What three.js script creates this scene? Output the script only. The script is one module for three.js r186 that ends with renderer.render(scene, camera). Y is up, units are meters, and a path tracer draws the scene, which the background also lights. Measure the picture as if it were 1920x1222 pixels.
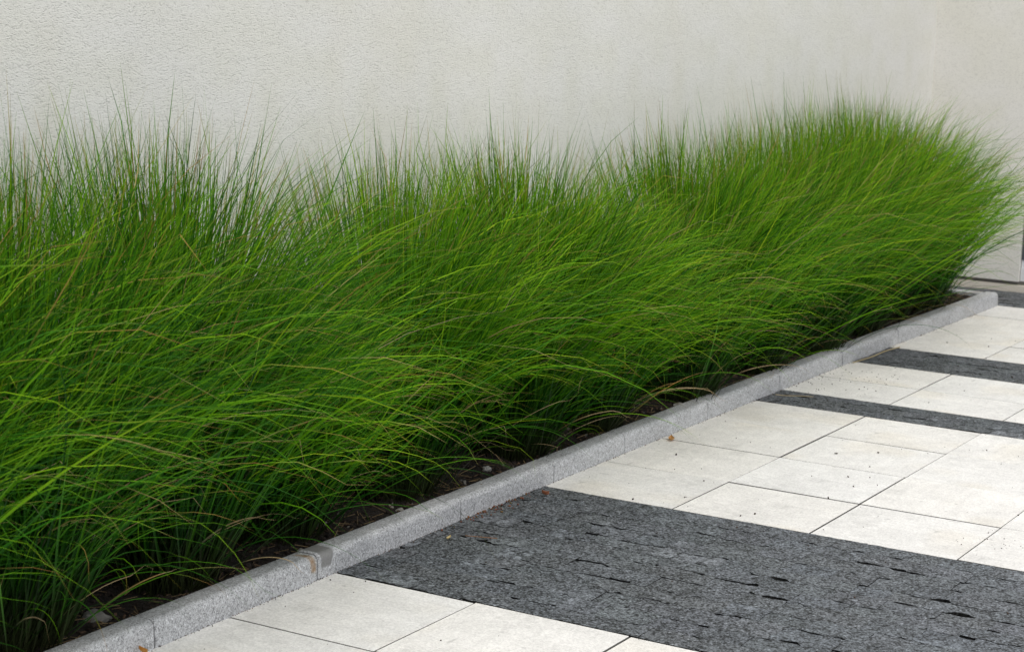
import * as THREE from 'three';
import { mergeGeometries } from 'three/addons/utils/BufferGeometryUtils.js';

// ---------------------------------------------------------------- camera, sky, sun, exposure
const scene = new THREE.Scene();
const camera = new THREE.PerspectiveCamera(18.575, 1024 / 651, 0.1, 400);
camera.position.set(0, 1.8, 3.3706);
camera.up.set(0.13459752, 0.98419743, -0.11506051);
camera.lookAt(0.84858342, 1.8 - 0.17444376, 3.3706 - 0.49947528);
camera.focus = 6.2;
camera.userData.fStop = 7;
camera.updateProjectionMatrix();

const SKY = 0.95, SUN = 1.4, EXPOSURE = 1.06;
{ // an even overcast sky, brighter overhead than at the horizon
  const w = 64, h = 32, d = new Float32Array(w * h * 4);
  for (let j = 0; j < h; j++) for (let i = 0; i < w; i++) {
    const el = Math.max(0, Math.sin(((j + 0.5) / h - 0.5) * Math.PI));
    const k = SKY * (0.68 + 0.56 * el), o = (j * w + i) * 4;
    d[o] = k * 0.985; d[o + 1] = k * 1.0; d[o + 2] = k * 1.03; d[o + 3] = 1;
  }
  const t = new THREE.DataTexture(d, w, h, THREE.RGBAFormat, THREE.FloatType);
  t.mapping = THREE.EquirectangularReflectionMapping;
  t.magFilter = THREE.LinearFilter; t.minFilter = THREE.LinearFilter; t.needsUpdate = true;
  scene.background = t; scene.environment = t;
}
const sun = new THREE.DirectionalLight(0xfff6ea, SUN);
sun.position.set(3.6, 9.5, 4.6); sun.target.position.set(6.5, 0, 0);
sun.castShadow = true; sun.shadow.radius = 24; sun.shadow.mapSize.set(2048, 2048);
Object.assign(sun.shadow.camera, { left: -8, right: 8, top: 8, bottom: -8, near: 0.5, far: 30 });
scene.add(sun, sun.target);

const renderer = new THREE.WebGLRenderer({ antialias: true });
renderer.setSize(1024, 651);
renderer.toneMapping = THREE.LinearToneMapping;
renderer.toneMappingExposure = EXPOSURE;
renderer.shadowMap.enabled = true;

// ---------------------------------------------------------------- helpers
function mulberry(a) { return () => { a |= 0; a = a + 0x6D2B79F5 | 0; let t = Math.imul(a ^ a >>> 15, 1 | a); t = t + Math.imul(t ^ t >>> 7, 61 | t) ^ t; return ((t ^ t >>> 14) >>> 0) / 4294967296; }; }
let rnd = mulberry(20241);
const R = (a, b) => a + (b - a) * rnd();
const gauss = () => { let s = 0; for (let i = 0; i < 6; i++) s += rnd(); return (s - 3) / 0.7071; };
const clamp = (v, a, b) => Math.min(b, Math.max(a, v));
const smooth = (a, b, v) => { const t = clamp((v - a) / (b - a), 0, 1); return t * t * (3 - 2 * t); };
const D2R = Math.PI / 180;
const lerp = (a, b, t) => a + (b - a) * t;

// tileable value noise: px, py cells per tile
const LAT = new Float32Array(65536); { const q = mulberry(77); for (let i = 0; i < 65536; i++) LAT[i] = q(); }
function noise(u, v, px, py, seed = 0) {
  const x = u * px, y = v * py, xi = Math.floor(x), yi = Math.floor(y);
  let fx = x - xi, fy = y - yi; fx = fx * fx * (3 - 2 * fx); fy = fy * fy * (3 - 2 * fy);
  const x0 = ((xi % px) + px) % px, x1 = (x0 + 1) % px, y0 = ((yi % py) + py) % py, y1 = (y0 + 1) % py;
  const H = (a, b) => LAT[(Math.imul(a, 374761393) + Math.imul(b, 668265263) + seed * 7919 ^ (Math.imul(a, 31) + Math.imul(b, 17) >> 3)) & 65535];
  const a = H(x0, y0), b = H(x1, y0), c = H(x0, y1), d = H(x1, y1);
  return a + (b - a) * fx + (c - a) * fy + (a - b - c + d) * fx * fy;
}
// free (untiled) noise for geometry, a few octaves
const fbm = (x, y, seed = 0) => (noise(x / 256, y / 256, 256, 256, seed) + noise(x / 128, y / 128, 256, 256, seed + 3) * 0.5 + noise(x / 64, y / 64, 256, 256, seed + 5) * 0.25) / 1.75;

function tex(n, fn, srgb, m = n) {
  const d = new Uint8Array(n * m * 4), c = [0, 0, 0];
  for (let j = 0; j < m; j++) for (let i = 0; i < n; i++) {
    fn(i / n, j / m, c, i, j); const o = (j * n + i) * 4;
    d[o] = clamp(c[0], 0, 1) * 255; d[o + 1] = clamp(c[1], 0, 1) * 255; d[o + 2] = clamp(c[2], 0, 1) * 255; d[o + 3] = 255;
  }
  const t = new THREE.DataTexture(d, n, m, THREE.RGBAFormat);
  t.wrapS = t.wrapT = THREE.RepeatWrapping; t.magFilter = THREE.LinearFilter; t.minFilter = THREE.LinearMipmapLinearFilter; t.generateMipmaps = true;
  if (srgb) t.colorSpace = THREE.SRGBColorSpace;
  t.needsUpdate = true; return t;
}
const toS = v => v <= 0.0031308 ? v * 12.92 : 1.055 * Math.pow(v, 1 / 2.4) - 0.055;

const used = new Map();
function numbered(n) { const k = used.get(n) || 0; used.set(n, k + 1); return k ? `${n}_${String(k).padStart(3, '0')}` : n; }
function mesh(name, geo, mat, parent = scene) {
  const m = new THREE.Mesh(geo, mat); m.name = parent === scene ? numbered(name) : name;
  m.castShadow = m.receiveShadow = true; parent.add(m); return m;
}
function thing(name, label, category, pos = [0, 0, 0], group) {
  const o = new THREE.Group(); o.name = numbered(name); o.position.set(...pos); scene.add(o);
  o.userData = { label, category, kind: 'thing' }; if (group) o.userData.group = group; return o;
}
function tag(o, label, category, group) { o.userData = { label, category, kind: 'thing' }; if (group) o.userData.group = group; return o; }
function setting(name) { const o = new THREE.Group(); o.name = name; o.userData = { kind: 'structure' }; scene.add(o); return o; }
function stuff(o) { o.userData.kind = 'stuff'; return o; }
function geoOf(P, N, U, C, I) {
  const g = new THREE.BufferGeometry();
  g.setAttribute('position', new THREE.Float32BufferAttribute(P, 3));
  if (N) g.setAttribute('normal', new THREE.Float32BufferAttribute(N, 3));
  if (U) g.setAttribute('uv', new THREE.Float32BufferAttribute(U, 2));
  if (C) g.setAttribute('color', new THREE.Float32BufferAttribute(C, 3));
  if (I) g.setIndex(I);
  if (!N) g.computeVertexNormals();
  return g;
}

// ---------------------------------------------------------------- measured layout (metres; x along the kerb, z out from the bed)
const kerbZ = x => -0.018 + 0.00255 * (x - 6.6) * (x - 6.6);
const KERB = [2.4, 3.18, 3.902, 4.644, 5.456, 6.088, 6.64, 7.379, 8.12, 8.86, 9.60, 10.36, 11.17].map(x => [x, kerbZ(x)]);
const KH = 0.077, KW = 0.078, WALLZ = -0.65, ENDX = 11.772, BEDX = 11.17;

// ---------------------------------------------------------------- materials
const stuccoN = 2048, stuccoM = 1.02;
const stuccoH = new Float32Array(stuccoN * stuccoN);
{
  for (let j = 0; j < stuccoN; j++) for (let i = 0; i < stuccoN; i++) {
    let u = i / stuccoN, v = j / stuccoN;
    const wx = noise(u, v, 130, 130, 11) - 0.5, wy = noise(u, v, 130, 130, 12) - 0.5;
    const a = noise(u + wx * 0.005, v + wy * 0.005, 190, 340, 1), b = noise(u + wy * 0.003, v + wx * 0.003, 330, 560, 2), c = noise(u, v, 60, 60, 4);
    const ridge = 1 - Math.abs(a * 2 - 1);
    stuccoH[j * stuccoN + i] = clamp(0.22 * smooth(0.1, 0.85, ridge) + 0.40 * a + 0.34 * b + 0.15 * (c - 0.5), 0, 1);
  }
}
const stuccoBump = tex(stuccoN, (u, v, c, i, j) => { c[0] = c[1] = c[2] = stuccoH[j * stuccoN + i]; }, false);
const stuccoMap = tex(1024, (u, v, c, i, j) => {
  const h = stuccoH[(j * 2) * stuccoN + i * 2], n = noise(u, v, 9, 9, 21), s = noise(u, v, 300, 300, 22);
  let k = 0.93 + 0.07 * smooth(0.15, 0.7, h) + 0.02 * (n - 0.5);
  if (s > 0.985) k *= 0.93;
  c[0] = k; c[1] = k; c[2] = k * (0.985 + 0.015 * n);
}, true);
for (const t of [stuccoBump, stuccoMap]) t.repeat.set(1 / stuccoM, 1 / stuccoM);
const mWall = new THREE.MeshStandardMaterial({ color: new THREE.Color().setRGB(0.785, 0.788, 0.772), map: stuccoMap, bumpMap: stuccoBump, bumpScale: 0.0019, roughness: 0.95, vertexColors: true });
const mWallWarm = mWall.clone(); mWallWarm.color.setRGB(0.84, 0.828, 0.80); mWallWarm.bumpScale = 0.0006;

const tileMap = tex(1024, (u, v, c) => {
  const big = noise(u, v, 4, 4, 31), mid = noise(u, v, 17, 13, 32), fine = noise(u, v, 190, 190, 33), gr = noise(u, v, 480, 480, 34), pore = noise(u, v, 330, 330, 35), streak = noise(u, v, 5, 60, 36);
  let k = 0.9 + 0.035 * (big - 0.5) + 0.04 * (mid - 0.5) + 0.09 * (fine - 0.5) + 0.09 * (gr - 0.5) + 0.03 * (streak - 0.5);
  if (pore > 0.955) k *= 0.86;
  k -= 0.03 * smooth(0.6, 0.85, noise(u, v, 7, 5, 38)) * smooth(0.3, 0.75, noise(u, v, 40, 40, 39)); k -= 0.10 * smooth(0.93, 0.99, noise(u, v, 26, 26, 40));
  const y = smooth(0.55, 0.95, noise(u, v, 6, 6, 37)) * 0.014;
  c[0] = k * (0.998 - y * 0.2); c[1] = k * (0.997 - y * 0.8); c[2] = k * (0.992 - y * 2.0);
}, true);
const tileBump = tex(512, (u, v, c) => { c[0] = c[1] = c[2] = 0.5 * noise(u, v, 200, 200, 41) + 0.5 * noise(u, v, 60, 60, 42); }, false);
const mTile = new THREE.MeshStandardMaterial({ color: new THREE.Color().setRGB(0.95, 0.945, 0.94), map: tileMap, bumpMap: tileBump, bumpScale: 0.0006, roughness: 0.82, vertexColors: true });

const settMap = tex(1024, (u, v, c) => {
  const a = noise(u, v, 120, 120, 51), b = noise(u, v, 250, 250, 52), m = noise(u, v, 22, 22, 53), l = noise(u, v, 7, 7, 54), w = noise(u, v, 150, 150, 56);
  let k = 0.092 + 0.11 * (a - 0.5) + 0.21 * (b - 0.5) + 0.04 * (m - 0.5) + 0.04 * (l - 0.5);
  if (w > 0.82) k += 0.22 * (w - 0.82) / 0.18;
  if (a < 0.2) k *= 0.6;
  k += 0.09 * smooth(0.70, 0.9, noise(u, v, 5, 5, 88)) * smooth(0.35, 0.7, noise(u, v, 60, 60, 89));
  k = Math.max(0.014, k);
  c[0] = toS(k * 0.92); c[1] = toS(k * 1.01); c[2] = toS(k * 1.12);
}, true);
const settBump = tex(1024, (u, v, c) => { c[0] = c[1] = c[2] = 0.45 * noise(u, v, 300, 300, 57) + 0.35 * noise(u, v, 120, 120, 58) + 0.2 * noise(u, v, 40, 40, 59); }, false);
const mSett = new THREE.MeshStandardMaterial({ map: settMap, bumpMap: settBump, bumpScale: 0.0035, roughness: 0.7, vertexColors: true });
const mSand = new THREE.MeshStandardMaterial({ color: new THREE.Color().setRGB(0.045, 0.042, 0.037), roughness: 1 });
const mJoint = new THREE.MeshStandardMaterial({ color: new THREE.Color().setRGB(0.014, 0.013, 0.012), roughness: 1 });

function granite(u, v, c) {
  const a = noise(u, v, 140, 140, 61), b = noise(u, v, 280, 280, 62), d = noise(u, v, 210, 210, 63), m = noise(u, v, 11, 11, 64);
  let k = 0.50 + 0.28 * (a - 0.5) + 0.22 * (b - 0.5) + 0.08 * (m - 0.5);
  if (d < 0.24) k *= 0.35 + 1.2 * d; else if (d < 0.34) k *= 0.72;
  if (b > 0.85) k += 0.2;
  k = Math.max(0.03, k);
  c[0] = toS(k * 0.97); c[1] = toS(k * 0.995); c[2] = toS(k * 1.045);
}
const kerbMap = tex(1024, granite, true); kerbMap.repeat.set(1 / 0.6, 1 / 0.6);
const kerbBump = tex(512, (u, v, c) => { c[0] = c[1] = c[2] = 0.6 * noise(u, v, 180, 180, 66) + 0.4 * noise(u, v, 70, 70, 67); }, false); kerbBump.repeat.set(1 / 0.6, 1 / 0.6);
const mKerb = new THREE.MeshStandardMaterial({ map: kerbMap, bumpMap: kerbBump, bumpScale: 0.001, roughness: 0.5, vertexColors: true });

const soilBump = tex(512, (u, v, c) => { c[0] = c[1] = c[2] = 0.5 * noise(u, v, 110, 110, 71) + 0.5 * noise(u, v, 50, 50, 72); }, false); soilBump.repeat.set(2, 2);
const mSoil = new THREE.MeshStandardMaterial({ color: new THREE.Color().setRGB(1, 1, 1), vertexColors: true, bumpMap: soilBump, bumpScale: 0.01, roughness: 1 });
const mChip = new THREE.MeshStandardMaterial({ vertexColors: true, roughness: 0.95 });
const mBlade = new THREE.MeshPhysicalMaterial({ vertexColors: true, roughness: 0.58, transmission: 0.12, thickness: 0, side: THREE.DoubleSide, specularIntensity: 0.22 });
const mDry = new THREE.MeshPhysicalMaterial({ vertexColors: true, roughness: 0.75, transmission: 0.2, thickness: 0, side: THREE.DoubleSide });
const mPebble = new THREE.MeshStandardMaterial({ vertexColors: true, roughness: 0.85, bumpMap: tileBump, bumpScale: 0.002 });

// ---------------------------------------------------------------- setting: ground, pavement
{
  const g = new THREE.PlaneGeometry(240, 240).rotateX(-Math.PI / 2).translate(0, -0.06, 0);
  const m = mesh('ground', g, new THREE.MeshStandardMaterial({ color: new THREE.Color().setRGB(0.5, 0.49, 0.46), roughness: 0.95 }));
  m.userData.kind = 'structure';
}
const pavement = setting('pavement');
{
  const g = new THREE.BoxGeometry(14, 0.03, 9).translate(4.7, -0.055, 4.1);
  mesh('joint_bed', g, mJoint, pavement);
  for (const [a, b] of [[2.3, 4.738], [6.024, 7.86], [8.157, 8.997], [9.49, 11.178]]) mesh('joint_sand', new THREE.BoxGeometry(b - a, 0.037, 4).translate((a + b) / 2, -0.0218, 1.935), mSand, pavement);
}
// a slab with a small chamfer round its top
function slab(x0, x1, z0, z1, y, ch, tone, tilt) {
  const P = [], U = [], C = [], I = []; const uo = rnd(), vo = rnd(), rot = rnd() < 0.5;
  const quad = (a, b, c, d, dirty) => { const o = P.length / 3; for (const p of [a, b, c, d]) { P.push(...p); U.push(...(rot ? [p[2] + uo, p[0] + vo] : [p[0] + uo, p[2] + vo])); C.push(...(p[1] === yb || dirty ? tone.map(q => q * 0.25) : tone)); } I.push(o, o + 1, o + 2, o, o + 2, o + 3); };
  const Y = (x, z) => y + tilt[0] * (x - x0) + tilt[1] * (z - z0), yb = -0.05;
  const t = [[x0 + ch, z0 + ch], [x0 + ch, z1 - ch], [x1 - ch, z1 - ch], [x1 - ch, z0 + ch]].map(([x, z]) => [x, Y(x, z), z]);
  const e = [[x0, z0], [x0, z1], [x1, z1], [x1, z0]].map(([x, z]) => [x, Y(x, z) - ch, z]);
  const b = e.map(p => [p[0], yb, p[2]]);
  quad(...t);
  for (let i = 0; i < 4; i++) { const k = (i + 1) % 4; quad(e[i], e[k], t[k], t[i]); quad(b[i], b[k], e[k], e[i], true); }
  return geoOf(P, null, U, C, I);
}
const tileRows = [[2.30, 2.80], [2.80, 3.28], [3.28, 3.75], [3.75, 4.223], [4.223, 4.74], [6.022, 6.486], [6.486, 6.958], [6.958, 7.418], [7.418, 7.862], [8.155, 8.558], [8.558, 8.999], [9.488, 9.908], [9.908, 10.336], [10.336, 10.762], [10.762, 11.18]];
const cols = [-0.07, 0.488]; for (let k = 1; k < 8; k++) cols.push(0.488 + 0.506 * k);
rnd = mulberry(501);
tileRows.forEach(([a, b], r) => {
  for (let k = 0; k < cols.length - 1; k++) {
    const j = R(0.0012, 0.0048), jz = R(0.0018, 0.0040), t = R(0.965, 1.02), warm = R(-0.006, 0.010), off = R(-0.002, 0.002);
    mesh('tile', slab(a + j, b - j, cols[k] + jz + off, cols[k + 1] - jz + off, R(-0.0012, 0.0012), 0.001, [t * (1 + warm), t, t * (1 - warm * 1.5)], [R(-0.0016, 0.0016), R(-0.0016, 0.0016)]), mTile, pavement);
  }
});
// dark bands of small cut stone setts: every stone its own uneven block
function sett(x0, x1, z0, z1, ef = 1, el = 1) { // ef, el: how hewn its near and far edges are
  const P = [], U = [], C = [], I = [], n = 4, m = 9, y = R(-0.0016, 0.0016), tx = R(-0.012, 0.012), tz = R(-0.01, 0.01), t = R(0.96, 1.04), tone = [t * R(0.98, 1.02), t, t * R(0.98, 1.03)], sd = Math.floor(R(0, 200)), uo = rnd(), vo = rnd();
  const cx = (x0 + x1) / 2, cz = (z0 + z1) / 2, q = [R(-1, 1), R(-1, 1), R(-1, 1), R(-1, 1)].map(v => v * 0.003), deep = [(rnd() < 0.9 ? R(0.010, 0.024) : 0.003) * ef, (rnd() < 0.5 ? R(0.006, 0.017) : 0.002) * el];
  const bite = (z, e) => smooth(0.42, 0.62, noise(z * 0.09, (sd + e * 31) / 256, 256, 256, 6)) * deep[e]; // hewn edge, spalled along part of its length
  const pos = (i, j) => {
    const u = i / n, v = j / m; let xa = x0 + q[0] * (v - 0.5) * 2 + bite(z0 + (z1 - z0) * v, 0), xb = x1 + q[1] * (v - 0.5) * 2 - bite(z0 + (z1 - z0) * v + 3, 1);
    let x = lerp(xa, xb, u), z = lerp(z0 + q[2] * (u - 0.5), z1 + q[3] * (u - 0.5), v);
    x += (fbm(x * 90 + sd, z * 90, 3) - 0.5) * 0.006; z += (fbm(x * 70, z * 70 + sd, 4) - 0.5) * 0.006; return [x, z];
  };
  for (let i = 0; i <= n; i++) for (let j = 0; j <= m; j++) {
    const [x, z] = pos(i, j), b = (i === 0 || j === 0 || i === n || j === m);
    P.push(x, y + tx * (x - cx) + tz * (z - cz) + (fbm(x * 60 + sd, z * 60, 5) - 0.5) * 0.006 - (b ? R(0, 0.0008) : 0), z); U.push(x + uo, z + vo); C.push(...tone);
  }
  const id = (i, j) => i * (m + 1) + j, rim = [];
  for (let i = 0; i < n; i++) for (let j = 0; j < m; j++) I.push(id(i, j), id(i, j + 1), id(i + 1, j + 1), id(i, j), id(i + 1, j + 1), id(i + 1, j));
  for (let j = 0; j < m; j++) rim.push(id(0, j)); for (let i = 0; i < n; i++) rim.push(id(i, m)); for (let j = m; j > 0; j--) rim.push(id(n, j)); for (let i = n; i > 0; i--) rim.push(id(i, 0));
  const o = P.length / 3, N = rim.length;
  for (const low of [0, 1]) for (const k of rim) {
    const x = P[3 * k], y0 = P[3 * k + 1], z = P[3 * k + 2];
    low ? P.push(lerp(x, cx, 0.25), -0.042, lerp(z, cz, 0.08)) : P.push(x, y0, z); U.push(x + uo + 0.02, z + vo + 0.02 * low); C.push(tone[0] * 0.16, tone[1] * 0.15, tone[2] * 0.13);  // sides near black: the shade inside the slits is put into their colour
  }
  for (let a = 0; a < N; a++) { const b = (a + 1) % N; I.push(o + a, o + N + a, o + N + b, o + a, o + N + b, o + b); }
  return geoOf(P, null, U, C, I);
}
rnd = mulberry(907);
// [x from, x to, courses, z from, z where single stones end (outside the frame)]
const bands = [[4.74, 6.022, 12, -0.05, 2.02], [7.862, 8.155, 3, -0.05, 1.40], [8.999, 9.488, 5, -0.05, 1.10], [11.18, 11.765, 5, -0.645, 0.50]];
bands.forEach(([a, b, n, z0, zv], bi) => {
  const band = new THREE.Group(); band.name = 'dark_band'; pavement.add(band);
  const rest = [];
  let x = a;
  const w = []; for (let i = 0; i < n; i++) w.push(R(0.86, 1.14)); const sum = w.reduce((p, c) => p + c);
  for (let i = 0; i < n; i++) {
    const x1 = x + (b - a) * w[i] / sum; let z = z0 - R(0, 0.1) * (bi < 3 ? 1 : 0);
    while (z < 4) {
      const l = R(0.10, 0.19), gx0 = i === 0 ? 0.002 : R(-0.008, -0.004), gx1 = i === n - 1 ? 0.002 : R(-0.008, -0.004);
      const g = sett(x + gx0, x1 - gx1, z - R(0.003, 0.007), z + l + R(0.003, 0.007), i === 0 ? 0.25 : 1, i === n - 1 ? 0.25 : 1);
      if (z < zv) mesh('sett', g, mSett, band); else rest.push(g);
      z += l;
    }
    x = x1;
  }
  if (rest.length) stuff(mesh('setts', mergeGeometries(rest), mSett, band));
});

// ---------------------------------------------------------------- kerb of grey granite stones
const kerb = setting('kerb');
function kerbGeo(len, seed, toneV) { // along +x from 0, front face at z = 0, rounded front top edge
  const prof = [], r = 0.021;
  prof.push([0, -0.05], [0, 0.015], [-0.001, KH - r]);
  for (let i = 1; i <= 6; i++) { const a = i / 6 * Math.PI / 2; prof.push([-0.001 - r + r * Math.cos(a), KH - r + r * Math.sin(a)]); }
  prof.push([-0.05, KH], [-KW + 0.006, KH - 0.001], [-KW, KH - 0.007], [-KW, -0.05]);
  const nx = Math.max(4, Math.round(len / 0.035)), P = [], U = [], C = [], I = [];
  const xs = [0, 0.002, 0.005]; for (let i = 1; i < nx; i++) xs.push(len * i / nx); xs.push(len - 0.005, len - 0.002, len);
  xs.forEach((x, i) => {
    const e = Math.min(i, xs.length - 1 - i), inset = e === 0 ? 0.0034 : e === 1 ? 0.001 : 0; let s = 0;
    prof.forEach(([z, y], k) => {
      if (k) s += Math.hypot(z - prof[k - 1][0], y - prof[k - 1][1]);
      const wob = (fbm(x * 9 + seed * 13, s * 30, 7) - 0.5) * 0.0035, w2 = (fbm(x * 3 + seed * 5, 2, 8) - 0.5) * 0.005;
      P.push(x, y > 0 ? y - inset + wob * 0.5 + w2 * 0.4 : y, z - (k < 6 ? inset : k > 10 ? -inset : 0) + (k < 8 ? wob : 0));
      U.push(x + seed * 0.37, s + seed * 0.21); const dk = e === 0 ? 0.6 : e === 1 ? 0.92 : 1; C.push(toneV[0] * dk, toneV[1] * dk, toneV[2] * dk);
    });
  });
  const m = prof.length;
  for (let i = 0; i < xs.length - 1; i++) for (let k = 0; k < m - 1; k++) { const a = i * m + k, b = a + m; I.push(a, b, a + 1, b, b + 1, a + 1); }
  for (const [row, flip] of [[0, 1], [xs.length - 1, 0]]) { // end faces
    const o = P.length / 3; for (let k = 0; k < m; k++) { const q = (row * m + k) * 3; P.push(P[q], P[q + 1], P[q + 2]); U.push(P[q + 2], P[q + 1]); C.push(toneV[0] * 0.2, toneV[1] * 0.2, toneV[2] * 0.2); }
    for (let k = 1; k < m - 1; k++) flip ? I.push(o, o + k, o + k + 1) : I.push(o, o + k + 1, o + k);
  }
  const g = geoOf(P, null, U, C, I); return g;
}
rnd = mulberry(333);
for (let i = 0; i < KERB.length - 1; i++) {
  const [a, za] = KERB[i], [b, zb] = KERB[i + 1], len = Math.hypot(b - a, zb - za) - 0.003, t = R(0.94, 1.05);
  let mat = mKerb;
  if (i === 2 || i === 3) { // rust run at the end of one stone; smooth darker repair patch at the start of the next
    const W = 1024, H = 256, L = 0.82, off = i * 0.37, voff = i * 0.21;
    const map = tex(W, (u, v, c) => {
      const x = u * L, s = v * L * H / W; granite(((x + off) / 0.6) % 1, ((s + voff) / 0.6) % 1, c);
      const n = noise(u, v, 24, 8, 81);
      if (i === 3) {
        const k = smooth(0, 0.008, x - 0.008 - (n - 0.5) * 0.01) * smooth(0, 0.006, 0.085 + (s - 0.12) * 0.5 * (s < 0.12 ? 1 : 0) - x + (n - 0.5) * 0.006) * smooth(0, 0.01, s - 0.075) * 0.9;
        for (let q = 0; q < 3; q++) c[q] = lerp(c[q], 0.50 + (noise(u, v, 300, 80, 82) - 0.5) * 0.06, k);
      } else {
        const k = smooth(0.018, 0.004, Math.abs(x - (len - 0.024) + (s - 0.1) * 0.12 + (n - 0.5) * 0.012)) * smooth(0.07, 0.09, s) * smooth(0.19, 0.15, s) * (0.3 + 0.5 * noise(u, v, 60, 20, 83));
        c[0] = lerp(c[0], 0.55, k); c[1] = lerp(c[1], 0.40, k); c[2] = lerp(c[2], 0.24, k);
      }
    }, true, H);
    map.repeat.set(1 / L, W / (H * L));
    mat = mKerb.clone(); mat.map = map;
  }
  const g = kerbGeo(len, i, [t, t, t * 1.005]);
  if (mat !== mKerb) { const uv = g.attributes.uv; for (let k = 0; k < uv.count; k++) uv.setXY(k, uv.getX(k) - i * 0.37, uv.getY(k) - i * 0.21); }
  const m = mesh('kerb_stone', g, mat, kerb);
  m.position.set(a + 0.002, R(-0.0015, 0.0015), za); m.rotation.y = -Math.atan2(zb - za, b - a);
}
{ // return at the far end of the bed
  const g = kerbGeo(0.62, 21, [1, 1, 1]); const m = mesh('kerb_stone', g, mKerb, kerb);
  m.rotation.y = Math.PI / 2; m.position.set(BEDX - 0.001, -0.001, kerbZ(BEDX) - KW - 0.003);
}

// ---------------------------------------------------------------- walls
function wallTone(g, f) { const p = g.attributes.position, c = new Float32Array(p.count * 3); for (let i = 0; i < p.count; i++) { const k = f(p.getX(i), p.getY(i), p.getZ(i)); c.set(k, i * 3); } g.setAttribute('color', new THREE.BufferAttribute(c, 3)); return g; }
function uvMetres(g) { const p = g.attributes.position, n = g.attributes.normal, uv = g.attributes.uv; for (let i = 0; i < p.count; i++) Math.abs(n.getZ(i)) > 0.5 ? uv.setXY(i, p.getX(i), p.getY(i)) : Math.abs(n.getX(i)) > 0.5 ? uv.setXY(i, p.getZ(i) + 0.7, p.getY(i) + 0.4) : uv.setXY(i, p.getX(i), p.getZ(i)); return g; }
{
  const H = 3.6, g = uvMetres(new THREE.BoxGeometry(13.5, H, 0.3, 270, 72, 1).translate(ENDX + 0.3 - 6.75, H / 2 - 0.15, WALLZ - 0.15));
  wallTone(g, (x, y) => {
    const s = fbm(x * 3.2, y * 0.55 + 9, 91), b = fbm(x * 1.1, y * 1.4, 92), st = smooth(0.56, 0.75, fbm(x * 5 + 40, y * 0.4, 93));
    const k = 1 + 0.045 * (s - 0.5) + 0.07 * (b - 0.5) - 0.012 * st, w = (b - 0.5) * 0.012 + 0.006 * st;
    return [k * (1 + w), k, k * (1 - w * 1.6)];
  });
  tag(mesh('plaster_wall', g, mWall), 'long pale grey rough plaster wall behind the row of grass clumps', 'wall');
}
{
  const w = thing('plaster_wall', 'short cream plaster wall with a grooved foot, beyond the far end of the kerb', 'wall', [0, 0, 0]);
  const z1 = -0.03, len = z1 - WALLZ, H = 3.45;
  const g = uvMetres(new THREE.BoxGeometry(0.3, H - 0.062, len, 1, 60, 16).translate(ENDX + 0.15, 0.062 + (H - 0.062) / 2, (z1 + WALLZ) / 2));
  wallTone(g, (x, y, z) => { const b = fbm(z * 2, y * 1.6, 94), k = 1 + 0.07 * (b - 0.5); return [k, k, k * (1 - 0.02 * (b - 0.5))]; });
  mesh('wall_face', g, mWallWarm, w);
  // above the opening and past it
  const lin = uvMetres(new THREE.BoxGeometry(0.3, H - 2.2, 1.1).translate(ENDX + 0.15, 2.2 + (H - 2.2) / 2, z1 + 0.55)), past = uvMetres(new THREE.BoxGeometry(0.3, H - 0.062, 3).translate(ENDX + 0.15, 0.062 + (H - 0.062) / 2, z1 + 1.1 + 1.5));
  const one = () => [1, 1, 1];
  mesh('lintel', wallTone(lin, one), mWallWarm, w); mesh('wall_face', wallTone(past, one), mWallWarm, w);
  mesh('groove_strip', new THREE.BoxGeometry(0.27, 0.022, len + 4.1).translate(ENDX + 0.165, 0.0505, (WALLZ + z1 + 4.1) / 2), new THREE.MeshStandardMaterial({ color: new THREE.Color().setRGB(0.2, 0.19, 0.19), roughness: 0.8 }), w);
  mesh('plinth', new THREE.BoxGeometry(0.3, 0.1, len + 4.1).translate(ENDX + 0.152, -0.011, (WALLZ + z1 + 4.1) / 2), new THREE.MeshStandardMaterial({ color: new THREE.Color().setRGB(0.74, 0.69, 0.62), roughness: 0.9 }), w);
}
{ // the door whose edge shows at the right border
  const d = thing('glazed_door', 'edge of a dark framed door with a white lower panel, in the cream wall', 'door', [ENDX + 0.06, 0.064, 0.52]);
  const dark = new THREE.MeshStandardMaterial({ color: new THREE.Color().setRGB(0.09, 0.1, 0.12), roughness: 0.45 }), white = new THREE.MeshStandardMaterial({ color: new THREE.Color().setRGB(0.8, 0.82, 0.86), roughness: 0.5 });
  mesh('frame', mergeGeometries([new THREE.BoxGeometry(0.08, 2.0, 0.06).translate(0, 1.13, -0.515), new THREE.BoxGeometry(0.08, 2.0, 0.06).translate(0, 1.13, 0.515), new THREE.BoxGeometry(0.08, 0.06, 0.97).translate(0, 2.1, 0)]), dark, d);
  mesh('lower_panel', mergeGeometries([new THREE.BoxGeometry(0.085, 0.075, 1.09).translate(0, 0.0385, 0), new THREE.BoxGeometry(0.07, 0.05, 1.09).translate(0, 0.102, 0)]), white, d);
  mesh('pane', new THREE.BoxGeometry(0.012, 1.93, 0.97).translate(0.02, 1.1, 0), new THREE.MeshPhysicalMaterial({ color: 0x2a3338, roughness: 0.08, transmission: 0.3, thickness: 0 }), d);
  mesh('handle', new THREE.CapsuleGeometry(0.011, 0.12, 4, 10).rotateX(Math.PI / 2).translate(-0.07, 0.95, 0.36), white, d);
}

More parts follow.
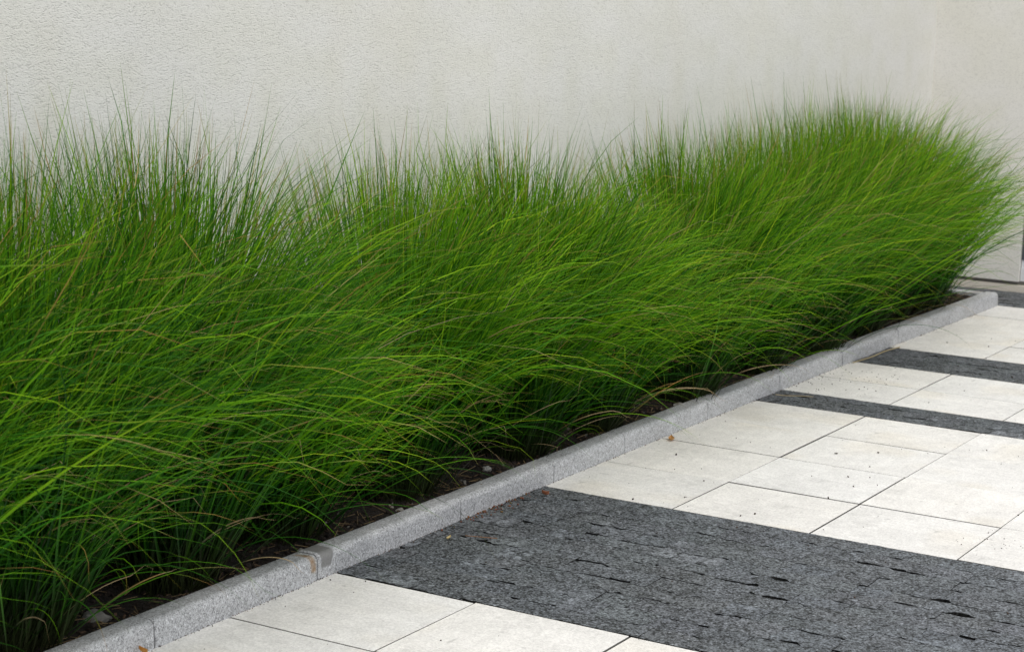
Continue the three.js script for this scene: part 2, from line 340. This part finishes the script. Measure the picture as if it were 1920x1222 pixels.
// ---------------------------------------------------------------- planting bed: soil, mulch, stones
const soilY = (x, z) => 0.050 + (fbm(x * 9, z * 9, 101) - 0.5) * 0.035 + (fbm(x * 30, z * 30, 102) - 0.5) * 0.016 + 0.02 * smooth(-0.1, -0.35, z);
rnd = mulberry(61);
{
  const nx = 640, nz = 36, x0 = 1.5, x1 = BEDX - 0.05, P = [], C = [], U = [], I = [];
  for (let i = 0; i <= nx; i++) for (let j = 0; j <= nz; j++) {
    const x = lerp(x0, x1, i / nx), z = lerp(WALLZ + 0.002, kerbZ(x) - 0.05, j / nz);
    const t = 0.5 + 0.9 * (fbm(x * 40, z * 40, 103)) * R(0.6, 1.3);
    P.push(x, soilY(x, z) + R(-0.003, 0.003), z); U.push(x, z); C.push(0.0125 * t, 0.0085 * t, 0.006 * t);
  }
  for (let i = 0; i < nx; i++) for (let j = 0; j < nz; j++) { const a = i * (nz + 1) + j, b = a + nz + 1; I.push(a, a + 1, b + 1, a, b + 1, b); }
  const bed = mesh('planting_bed', geoOf(P, null, U, C, I), mSoil); bed.userData.kind = 'structure';
}
function place(g, x, y, z, q, s, col, jit = 0) { // returns a coloured, transformed copy
  const h = g.index ? g.toNonIndexed() : g.clone(); h.deleteAttribute('uv');
  h.applyMatrix4(new THREE.Matrix4().compose(new THREE.Vector3(x, y, z), q, s));
  const n = h.attributes.position.count, c = new Float32Array(n * 3); for (let i = 0; i < n; i++) { const k = 1 + R(-jit, jit); c[3 * i] = col[0] * k; c[3 * i + 1] = col[1] * k; c[3 * i + 2] = col[2] * k; }
  h.setAttribute('color', new THREE.BufferAttribute(c, 3)); return h;
}
const randQ = (tip = Math.PI) => new THREE.Quaternion().setFromEuler(new THREE.Euler(R(-tip, tip), R(-Math.PI, Math.PI), R(-tip, tip)));
{
  const chip = new THREE.BoxGeometry(1, 1, 1), lump = new THREE.IcosahedronGeometry(1, 0), list = [];
  for (let i = 0; i < 5200; i++) {
    const x = R(3.2, BEDX - 0.1), z = kerbZ(x) - KW - Math.pow(rnd(), 1.5) * 0.42, k = rnd();
    if (k < 0.55) { const l = R(0.008, 0.03), b = rnd() < 0.16 ? R(2.2, 5) : R(0.6, 1.7); list.push(place(chip, x, soilY(x, z) + 0.003, z, randQ(0.5), new THREE.Vector3(l, R(0.0015, 0.004), R(0.003, 0.008)), [0.028 * b, 0.017 * b, 0.0105 * b])); }
    else { const s = R(0.003, 0.011), b = R(0.5, 1.5); list.push(place(lump, x, soilY(x, z) + s * 0.3, z, randQ(), new THREE.Vector3(s, s * R(0.6, 1), s * R(0.6, 1.2)), rnd() < 0.07 ? [0.16 * b, 0.15 * b, 0.135 * b] : [0.018 * b, 0.012 * b, 0.009 * b])); }
  }
  for (let i = 0; i < 620; i++) { const x = R(3.2, BEDX - 0.1), z = kerbZ(x) - KW - Math.pow(rnd(), 1.3) * 0.3, b = R(0.4, 1.3); list.push(place(chip, x, soilY(x, z) + 0.006, z, randQ(0.25), new THREE.Vector3(R(0.03, 0.1), 0.0016, R(0.0015, 0.003)), [0.22 * b, 0.155 * b, 0.08 * b])); }
  const m = mesh('bark_mulch', mergeGeometries(list), mChip); stuff(m); m.userData.label = 'dark brown bark mulch and crumbs on the soil behind the kerb';
  m.userData.category = 'mulch';
}
function pebbleGeo(rx, ry, rz, seed, col) {
  const g = new THREE.IcosahedronGeometry(1, 3), p = g.attributes.position, c = [];
  for (let i = 0; i < p.count; i++) {
    const v = new THREE.Vector3().fromBufferAttribute(p, i); const k = 0.6 + 0.8 * fbm(v.x * 2.1 + seed * 7 + 20, v.y * 2.1 + v.z * 1.7 + 20, 111);
    p.setXYZ(i, v.x * rx * k, v.y * ry * k, v.z * rz * k); const t = 0.45 + 0.6 * fbm(v.x * 9 + seed + 30, v.z * 9 + v.y * 5 + 30, 112); c.push(col[0] * t, col[1] * t, col[2] * t);
  }
  g.setAttribute('color', new THREE.Float32BufferAttribute(c, 3)); g.computeVertexNormals(); return g;
}
rnd = mulberry(88);
const stones = [
  [3.862, -0.178, 0.030, [0.30, 0.29, 0.27], 'grey stone lying flat on the soil nearest the bottom left corner'],
  [4.262, -0.170, 0.016, [0.33, 0.32, 0.29], 'rounded grey pebble, left of a touching pair on the soil'],
  [4.305, -0.160, 0.014, [0.36, 0.33, 0.27], 'tan pebble under a drooping blade tip, right of a touching pair'],
  [4.420, -0.125, 0.010, [0.42, 0.38, 0.33], 'small pinkish pebble close to the kerb, just right of the pebble pair'],
  [4.705, -0.112, 0.014, [0.42, 0.41, 0.38], 'pale pebble behind the kerb joint with the brown rust stain'],
  [4.985, -0.235, 0.013, [0.40, 0.37, 0.33], 'small pale stone on mulch deep behind the smooth grey kerb patch'],
  [5.270, -0.135, 0.012, [0.50, 0.49, 0.46], 'whitish pebble behind the kerb at the middle of the wide dark band'],
  [5.880, -0.175, 0.016, [0.55, 0.55, 0.53], 'flat white stone chip on the mulch near the far edge of the wide dark band'],
  [7.340, -0.130, 0.018, [0.50, 0.49, 0.48], 'pale curled stone flake behind the kerb beside the second pale tile row'],
];
for (const [x, z, s, col, label] of stones) {
  const m = mesh('pebble', pebbleGeo(s * R(1, 1.4), s * R(0.55, 0.8), s * R(0.8, 1.1), x, col), mPebble); m.position.set(x, soilY(x, z) + s * 0.2, z); m.rotation.y = R(0, 6);
  tag(m, label, 'pebble');
}

// ---------------------------------------------------------------- ornamental grass
// one blade: a tapering folded ribbon that leaves the crown at tilt t0 and bends over by 'droop'
function bladeInto(B, o) {
  const { x, y, z, az, t0, droop, L, w, segs, pow, col, tipCol, tipAt, curl, twist, fold } = o;
  let px = x, py = y, pz = z, ang = az; const ds = L / segs, base = B.P.length / 3; const side = o.sway || 0;
  let tw = twist[0];
  for (let i = 0; i <= segs; i++) {
    const s = i / segs; let t = t0 + droop * Math.pow(s, pow); let a = ang + side * s * s;
    if (curl && s > 0.72) { const c = (s - 0.72) / 0.28; t += curl[0] * c * Math.sin(c * 5 + curl[2]); a += curl[1] * c * Math.sin(c * 4.2); }
    const st = Math.sin(t), ct = Math.cos(t), tx = st * Math.cos(a), ty = ct, tz = st * Math.sin(a);
    // ribbon width direction: level, then turned about the blade by its twist
    let hx = -Math.sin(a), hz = Math.cos(a), hy = 0; // level, across the lean
    let nx = ty * hz - tz * hy, ny = tz * hx - tx * hz, nz = tx * hy - ty * hx;
    tw = twist[0] + twist[1] * s; const c = Math.cos(tw), sn = Math.sin(tw);
    const wx = hx * c + nx * sn, wy = hy * c + ny * sn, wz = hz * c + nz * sn;
    const ux = nx * c - hx * sn, uy = ny * c - hy * sn, uz = nz * c - hz * sn;
    const hw = 0.5 * w * Math.min(1, 0.55 + s * 4) * Math.max(0.03, 1 - Math.pow(s, o.taper || 2.1)), f = fold * hw;
    const k = Math.min(1, s * 5), e = tipAt < 1 ? smooth(tipAt, Math.min(1.02, tipAt + 0.12), s) : 0, g = 0.15 + 1.05 * smooth(0.06, 0.75, s), yl = 0.45 + 0.6 * smooth(0.1, 0.85, s);  // g darkens blades towards the root: shaded clump interior put into their colour
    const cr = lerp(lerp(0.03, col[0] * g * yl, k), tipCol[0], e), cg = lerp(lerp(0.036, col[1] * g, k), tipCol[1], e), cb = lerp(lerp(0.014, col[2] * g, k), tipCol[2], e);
    if (fold) {
      B.P.push(px - wx * hw + ux * f, py - wy * hw + uy * f, pz - wz * hw + uz * f, px, py, pz, px + wx * hw + ux * f, py + wy * hw + uy * f, pz + wz * hw + uz * f);
      B.N.push(ux + wx * 0.5, uy + wy * 0.5, uz + wz * 0.5, ux, uy, uz, ux - wx * 0.5, uy - wy * 0.5, uz - wz * 0.5);
      for (let q = 0; q < 3; q++) B.C.push(cr, cg, cb);
      if (i < segs) { const b = base + i * 3; B.I.push(b, b + 3, b + 1, b + 1, b + 3, b + 4, b + 1, b + 4, b + 2, b + 2, b + 4, b + 5); }
    } else {
      B.P.push(px - wx * hw, py - wy * hw, pz - wz * hw, px + wx * hw, py + wy * hw, pz + wz * hw); B.N.push(ux, uy, uz, ux, uy, uz); B.C.push(cr, cg, cb, cr, cg, cb);
      if (i < segs) { const b = base + i * 2; B.I.push(b, b + 2, b + 1, b + 1, b + 2, b + 3); }
    }
    px += tx * ds; py += ty * ds; pz += tz * ds;
    if (pz < WALLZ - o.oz + 0.006) pz = WALLZ - o.oz + 0.006 + rnd() * 0.004;
    if (py < 0.012) py = 0.012;
  }
}
const newB = () => ({ P: [], N: [], C: [], I: [] });
const toGeo = B => geoOf(B.P, B.N, null, B.C, B.I);
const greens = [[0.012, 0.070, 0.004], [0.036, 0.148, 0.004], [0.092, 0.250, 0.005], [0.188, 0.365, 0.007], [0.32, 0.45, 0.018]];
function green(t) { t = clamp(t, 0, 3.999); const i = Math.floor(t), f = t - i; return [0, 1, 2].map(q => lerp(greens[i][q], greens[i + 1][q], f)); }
const TIPS = [[0.36, 0.30, 0.05], [0.38, 0.25, 0.07], [0.46, 0.37, 0.15], [0.30, 0.16, 0.05]];

function grassClump(c) {
  const near = c.x < 7.6, n = c.n, oz = c.z;
  const g = thing('grass_clump', c.label, 'ornamental grass', [c.x, soilY(c.x, c.z) - 0.01, c.z], 'ornamental grass clumps in the bed');
  const B = newB(), Dr = newB();
  const mk = (cls, extra = {}) => {
    const rb = 0.115 * Math.sqrt(rnd()) * (c.rb || 1), ab = R(0, 6.283); let bx = Math.cos(ab) * rb * 1.15, bz = Math.sin(ab) * rb;
    let az, t0, droop, L, pow = R(1.2, 2.0), tone;  // tone: its dark share puts the shaded depth of the clump into blade colour
    const lean = c.lean ?? 48; // direction the mass is combed to, degrees from +x towards +z
    if (cls === 0) { az = R(0, 6.283); t0 = Math.abs(gauss()) * 18 * D2R; droop = R(2, 34) * D2R; L = c.h * (rnd() < 0.92 ? R(0.86, 1.03) : R(1.0, 1.12)); tone = (rnd() < 0.35 ? 1.1 : 2.2) + gauss() * 0.6; if (Math.sin(az) < -0.2) { t0 *= 0.6; droop *= 0.5; } }
    else if (cls === 1) { az = (rnd() < 0.52 ? lean + gauss() * 40 : R(-60, 215)) * D2R; t0 = R(1, 26) * D2R; droop = R(46, 120) * D2R; L = c.h * R(0.70, 1.16); pow = R(1.2, 2.1); tone = (rnd() < 0.42 ? 0.8 : 2.35) + gauss() * 0.6; }
    else if (cls === 2) { az = (lean + 15 + gauss() * 42) * D2R; t0 = R(6, 26) * D2R; droop = R(62, 112) * D2R; L = c.h * R(0.4, 0.7); tone = (rnd() < 0.45 ? 0.8 : 2.2) + gauss() * 0.6; }
    else { az = R(0, 6.283); t0 = R(6, 22) * D2R; droop = R(10, 55) * D2R; L = c.h * R(0.55, 0.95); tone = (rnd() < 0.6 ? 0.6 : 2.0) + gauss() * 0.6; if (Math.sin(az) < -0.2) { t0 *= 0.5; droop *= 0.5; } }
    tone += c.tone || 0;
    if (extra.az !== undefined) az = extra.az; if (extra.t0 !== undefined) t0 = extra.t0; if (extra.droop !== undefined) droop = extra.droop; if (extra.L !== undefined) L = extra.L;
    // blades root on the side to which they lean
    bx += Math.cos(az) * 0.08 * Math.sin(t0); bz += Math.sin(az) * 0.08 * Math.sin(t0);
    const tipped = rnd(), col = green(tone + (extra.tone || 0));
    return { x: bx, y: 0, z: bz, az, t0, droop, L, w: (cls === 0 ? R(0.0048, 0.0082) : R(0.0036, 0.0070)) * (near ? 1 : 0.85) * (extra.w || 1), segs: near ? 9 : 7, pow, col, tipCol: TIPS[Math.floor(rnd() * 4)], tipAt: tipped < 0.18 ? R(0.72, 0.92) : tipped < 0.36 ? R(0.9, 0.98) : 2, curl: rnd() < 0.2 ? [R(-1.4, 1.4), R(-1.6, 1.6), R(0, 6)] : null, twist: [gauss() * 0.8, gauss() * 0.9], taper: cls === 0 ? 3.6 : 2.6, fold: near ? 0.35 : 0, sway: gauss() * 0.42, oz };
  };
  const mix = c.mix || [0.44, 0.38, 0.07];
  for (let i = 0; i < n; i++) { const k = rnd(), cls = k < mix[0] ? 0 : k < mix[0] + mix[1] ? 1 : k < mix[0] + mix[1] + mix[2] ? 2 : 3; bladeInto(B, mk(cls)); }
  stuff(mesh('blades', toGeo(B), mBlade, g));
  // dry and straw-coloured blades through the clump
  for (let i = 0; i < n * 0.013; i++) {
    const o = mk(rnd() < 0.5 ? 1 : 2); o.col = [R(0.2, 0.36), R(0.16, 0.27), R(0.03, 0.07)]; o.tipCol = [R(0.35, 0.5), R(0.26, 0.36), R(0.12, 0.2)]; o.tipAt = R(0.4, 0.8); o.w *= 0.7; o.curl = rnd() < 0.7 ? [R(-2, 2), R(-2.4, 2.4), R(0, 6)] : null; bladeInto(Dr, o);
  }
  stuff(mesh('dry_blades', toGeo(Dr), mDry, g));
  // single blades that arch clear of the mass over the soil and the kerb
  for (let i = 0; i < (c.arch ?? (near ? 30 : 14)); i++) {
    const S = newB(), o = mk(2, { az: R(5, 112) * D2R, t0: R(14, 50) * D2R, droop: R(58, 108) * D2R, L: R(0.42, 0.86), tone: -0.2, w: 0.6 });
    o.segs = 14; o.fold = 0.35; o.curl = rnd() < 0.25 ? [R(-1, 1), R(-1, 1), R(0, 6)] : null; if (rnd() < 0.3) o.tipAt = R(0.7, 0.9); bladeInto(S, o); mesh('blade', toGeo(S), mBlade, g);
  }
  for (let i = 0; i < (near ? 18 : 10); i++) { // long ones that arch over the front of the mass
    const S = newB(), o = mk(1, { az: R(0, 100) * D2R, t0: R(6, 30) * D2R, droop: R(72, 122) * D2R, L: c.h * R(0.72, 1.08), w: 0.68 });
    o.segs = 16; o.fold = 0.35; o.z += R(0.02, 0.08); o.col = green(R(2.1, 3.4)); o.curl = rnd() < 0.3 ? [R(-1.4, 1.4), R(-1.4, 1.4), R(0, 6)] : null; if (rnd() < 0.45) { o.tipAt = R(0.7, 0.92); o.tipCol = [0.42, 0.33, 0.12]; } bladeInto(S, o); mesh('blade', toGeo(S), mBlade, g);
  }
  for (let i = 0; i < (c.orange || 0); i++) { // orange dead blades low on the front
    const S = newB(), o = mk(2, { az: R(4, 34) * D2R, t0: R(46, 58) * D2R, droop: R(34, 50) * D2R, L: R(0.42, 0.56), w: 1.3 });
    o.segs = 14; o.fold = 0.3; o.z = R(0.11, 0.15); o.x = R(-0.12, 0.02); o.col = [0.5, 0.26, 0.04]; o.tipCol = [0.5, 0.3, 0.08]; o.tipAt = 0.6; o.curl = null; bladeInto(S, o); mesh('dry_blade', toGeo(S), mDry, g).userData.label = 'orange dead blade';
  }
  for (let i = 0; i < (c.dry ?? 3); i++) {
    const S = newB(), o = mk(2, { az: R(20, 120) * D2R, t0: R(30, 65) * D2R, droop: R(40, 75) * D2R, L: R(0.35, 0.7) });
    o.segs = 18; o.fold = 0.3; o.col = [R(0.2, 0.36), R(0.15, 0.26), R(0.05, 0.1)]; o.tipCol = [0.46, 0.34, 0.18]; o.tipAt = R(0.3, 0.7); o.w *= 0.85; o.curl = [R(-2.4, 2.4), R(-2.6, 2.6), R(0, 6)]; bladeInto(S, o); mesh('dry_blade', toGeo(S), mDry, g);
  }
}
rnd = mulberry(4242);
const clumps = [
  { x: 3.02, tone: -0.5, z: -0.29, h: 1.33, n: 1720, label: 'grass clump cut by the left edge of the photo, its foot out of frame' },
  { x: 3.60, tone: -0.45, z: -0.24, h: 1.33, n: 1944, label: 'nearest whole-footed grass clump, at the bottom left corner behind the first kerb joint' },
  { x: 4.24, tone: -0.45, z: -0.26, h: 1.33, n: 2019, label: 'tall dark upright grass clump behind the kerb stone beside the nearest pale tile' },
  { x: 4.78, tone: -0.1, z: -0.29, h: 0.80, n: 1500, label: 'lower grass clump behind the smooth grey kerb patch, wall showing above its dip' },
  { x: 5.43, z: -0.28, h: 1.18, n: 1944, label: 'grass clump behind the middle of the wide dark paving band' },
  { x: 6.17, z: -0.26, h: 1.20, n: 1944, label: 'grass clump behind the far edge of the wide dark paving band' },
  { x: 6.72, orange: 3, z: -0.25, h: 1.00, n: 1870, label: 'low grass clump with orange dry blades behind the tiles past the wide dark band' },
  { x: 7.48, z: -0.21, h: 1.14, n: 1870, label: 'grass clump behind the last pale tile row before the narrowest dark band' },
  { x: 8.22, z: -0.21, h: 1.18, n: 1795, label: 'grass clump behind the start of the narrowest dark band' },
  { x: 8.86, tone: 0.2, z: -0.18, h: 1.23, n: 1795, label: 'grass clump behind the pale tiles between the two narrow dark bands' },
  { x: 9.50, tone: 0.2, z: -0.21, h: 1.21, n: 1795, label: 'grass clump behind the farther narrow dark band' },
  { x: 10.0, z: -0.24, h: 1.15, n: 1795, label: 'second grass clump from the far end of the kerb' },
  { x: 10.42, tone: 0.2, z: -0.21, h: 1.00, n: 1944, lean: 25, label: 'last grass clump, fanning out over the far corner of the kerb' },
];
for (const c of clumps) grassClump(c);

// ---------------------------------------------------------------- small things lying about
rnd = mulberry(19);
{ // crumbs of soil on the pale tiles and along the foot of the kerb
  const lump = new THREE.IcosahedronGeometry(1, 0), list = [];
  const add = (x, z, s, col) => list.push(place(lump, x, s * 0.35 + 0.001, z, randQ(), new THREE.Vector3(s * R(0.8, 1.5), s * R(0.5, 0.9), s), col));
  const brown = () => { const k = R(0.5, 1.4); return [0.05 * k, 0.035 * k, 0.026 * k]; };
  for (let i = 0; i < 330; i++) { const x = R(3.6, 10.8), z = R(0.01, 2.2); add(x, z, Math.pow(rnd(), 2.5) * 0.0032 + 0.0012, brown()); }
  for (let i = 0; i < 120; i++) { const x = R(7.9, 8.8), z = kerbZ(x) + Math.pow(rnd(), 1.6) * 0.35; add(x, z, R(0.001, 0.003), brown()); }
  for (let i = 0; i < 26; i++) add(6.3 + gauss() * 0.10, 1.56 + gauss() * 0.06, R(0.001, 0.0026), brown());
  for (let i = 0; i < 900; i++) { const x = R(3.6, 11.1); add(x, kerbZ(x) + Math.pow(rnd(), 3) * 0.014, R(0.0008, 0.0020), rnd() < 0.3 ? [0.16, 0.085, 0.04] : brown()); }
  for (let i = 0; i < 80; i++) { const x = 5.66 + gauss() * 0.12, z = kerbZ(x) + Math.abs(gauss()) * 0.025; add(x, z, R(0.0015, 0.0045), [R(0.1, 0.24), R(0.05, 0.09), R(0.02, 0.05)]); }
  const m = stuff(mesh('soil_crumbs', mergeGeometries(list), mChip)); m.userData.label = 'dark soil crumbs scattered on the tiles and along the kerb foot'; m.userData.category = 'dirt';
}
function leafGeo(l, w, bend, col) { // a curled fallen leaf with a midrib and pointed ends
  const P = [], C = [], I = [], n = 10, m = 4;
  for (let i = 0; i <= n; i++) for (let j = -m; j <= m; j++) {
    const u = i / n, v = j / m, hw = w * 0.5 * Math.pow(Math.sin(Math.PI * Math.pow(u, 0.8)), 0.8) * (1 + 0.12 * Math.sin(u * 23));
    P.push((u - 0.5) * l, 0.002 + bend * l * (v * v * 0.5 + (u - 0.4) * (u - 0.4) * 0.9) + 0.0006 * Math.sin(u * 30 + Math.abs(v) * 4), v * hw); const k = (j ? 1 : 0.7) * R(0.85, 1.15); C.push(col[0] * k, col[1] * k, col[2] * k);
  }
  const q = 2 * m + 1; for (let i = 0; i < n; i++) for (let j = 0; j < 2 * m; j++) { const a = i * q + j; I.push(a, a + 1, a + q, a + 1, a + q + 1, a + q); }
  return geoOf(P, null, null, C, I);
}
const leaves = [
  [6.945, 0.03, 0.002, 0.050, 0.026, 0.3, [0.55, 0.30, 0.10], 0.5, 'orange fallen leaf at the kerb foot where a tile joint starts'],
  [3.83, 0.022, 0.012, 0.036, 0.016, 0.5, [0.50, 0.24, 0.05], 1.4, 'orange leaf scrap against the first kerb stone at the bottom edge'],
  [5.90, 0.055, 0.003, 0.026, 0.015, 0.9, [0.30, 0.11, 0.05], 2.1, 'red-brown leaf crumb on the dark setts near the far edge of the wide band'],
  [5.24, 0.075, 0.003, 0.034, 0.012, 0.25, [0.55, 0.45, 0.22], 0.2, 'pale yellow leaf scrap on the dark setts a hand from the kerb'],
];
for (const [x, z, y, l, w, b, col, r, label] of leaves) { const m = mesh('fallen_leaf', leafGeo(l, w, b, col), mDry); m.position.set(x, y, z); m.rotation.y = r; tag(m, label, 'leaf'); }
function straw(pts, r, col, label) {
  const g = new THREE.TubeGeometry(new THREE.CatmullRomCurve3(pts.map(p => new THREE.Vector3(...p))), 24, r, 5); g.deleteAttribute('uv');
  const c = []; for (let i = 0; i < g.attributes.position.count; i++) { const k = R(0.85, 1.15); c.push(col[0] * k, col[1] * k, col[2] * k); } g.setAttribute('color', new THREE.Float32BufferAttribute(c, 3));
  tag(mesh('straw', g, mChip), label, 'straw');
}
straw([[8.0, 0.10, 0.02], [8.02, 0.004, 0.05], [8.06, 0.004, 0.12], [8.07, 0.006, 0.17]].map(([x, y, z]) => [x, Math.min(y, 0.008), z]), 0.0018, [0.45, 0.38, 0.25], 'pale straw on the narrowest dark band by the kerb');
straw([[8.95, 0.004, 0.012], [9.15, 0.006, 0.035], [9.35, 0.004, 0.03], [9.5, 0.005, 0.05]], 0.003, [0.40, 0.33, 0.19], 'long tan straw along the kerb foot on the farther narrow band');
straw([[5.30, 0.004, 0.10], [5.31, 0.006, 0.15], [5.335, 0.004, 0.20]], 0.0014, [0.25, 0.13, 0.07], 'thin brown stalk on the setts beside the pale leaf scrap');

renderer.render(scene, camera);
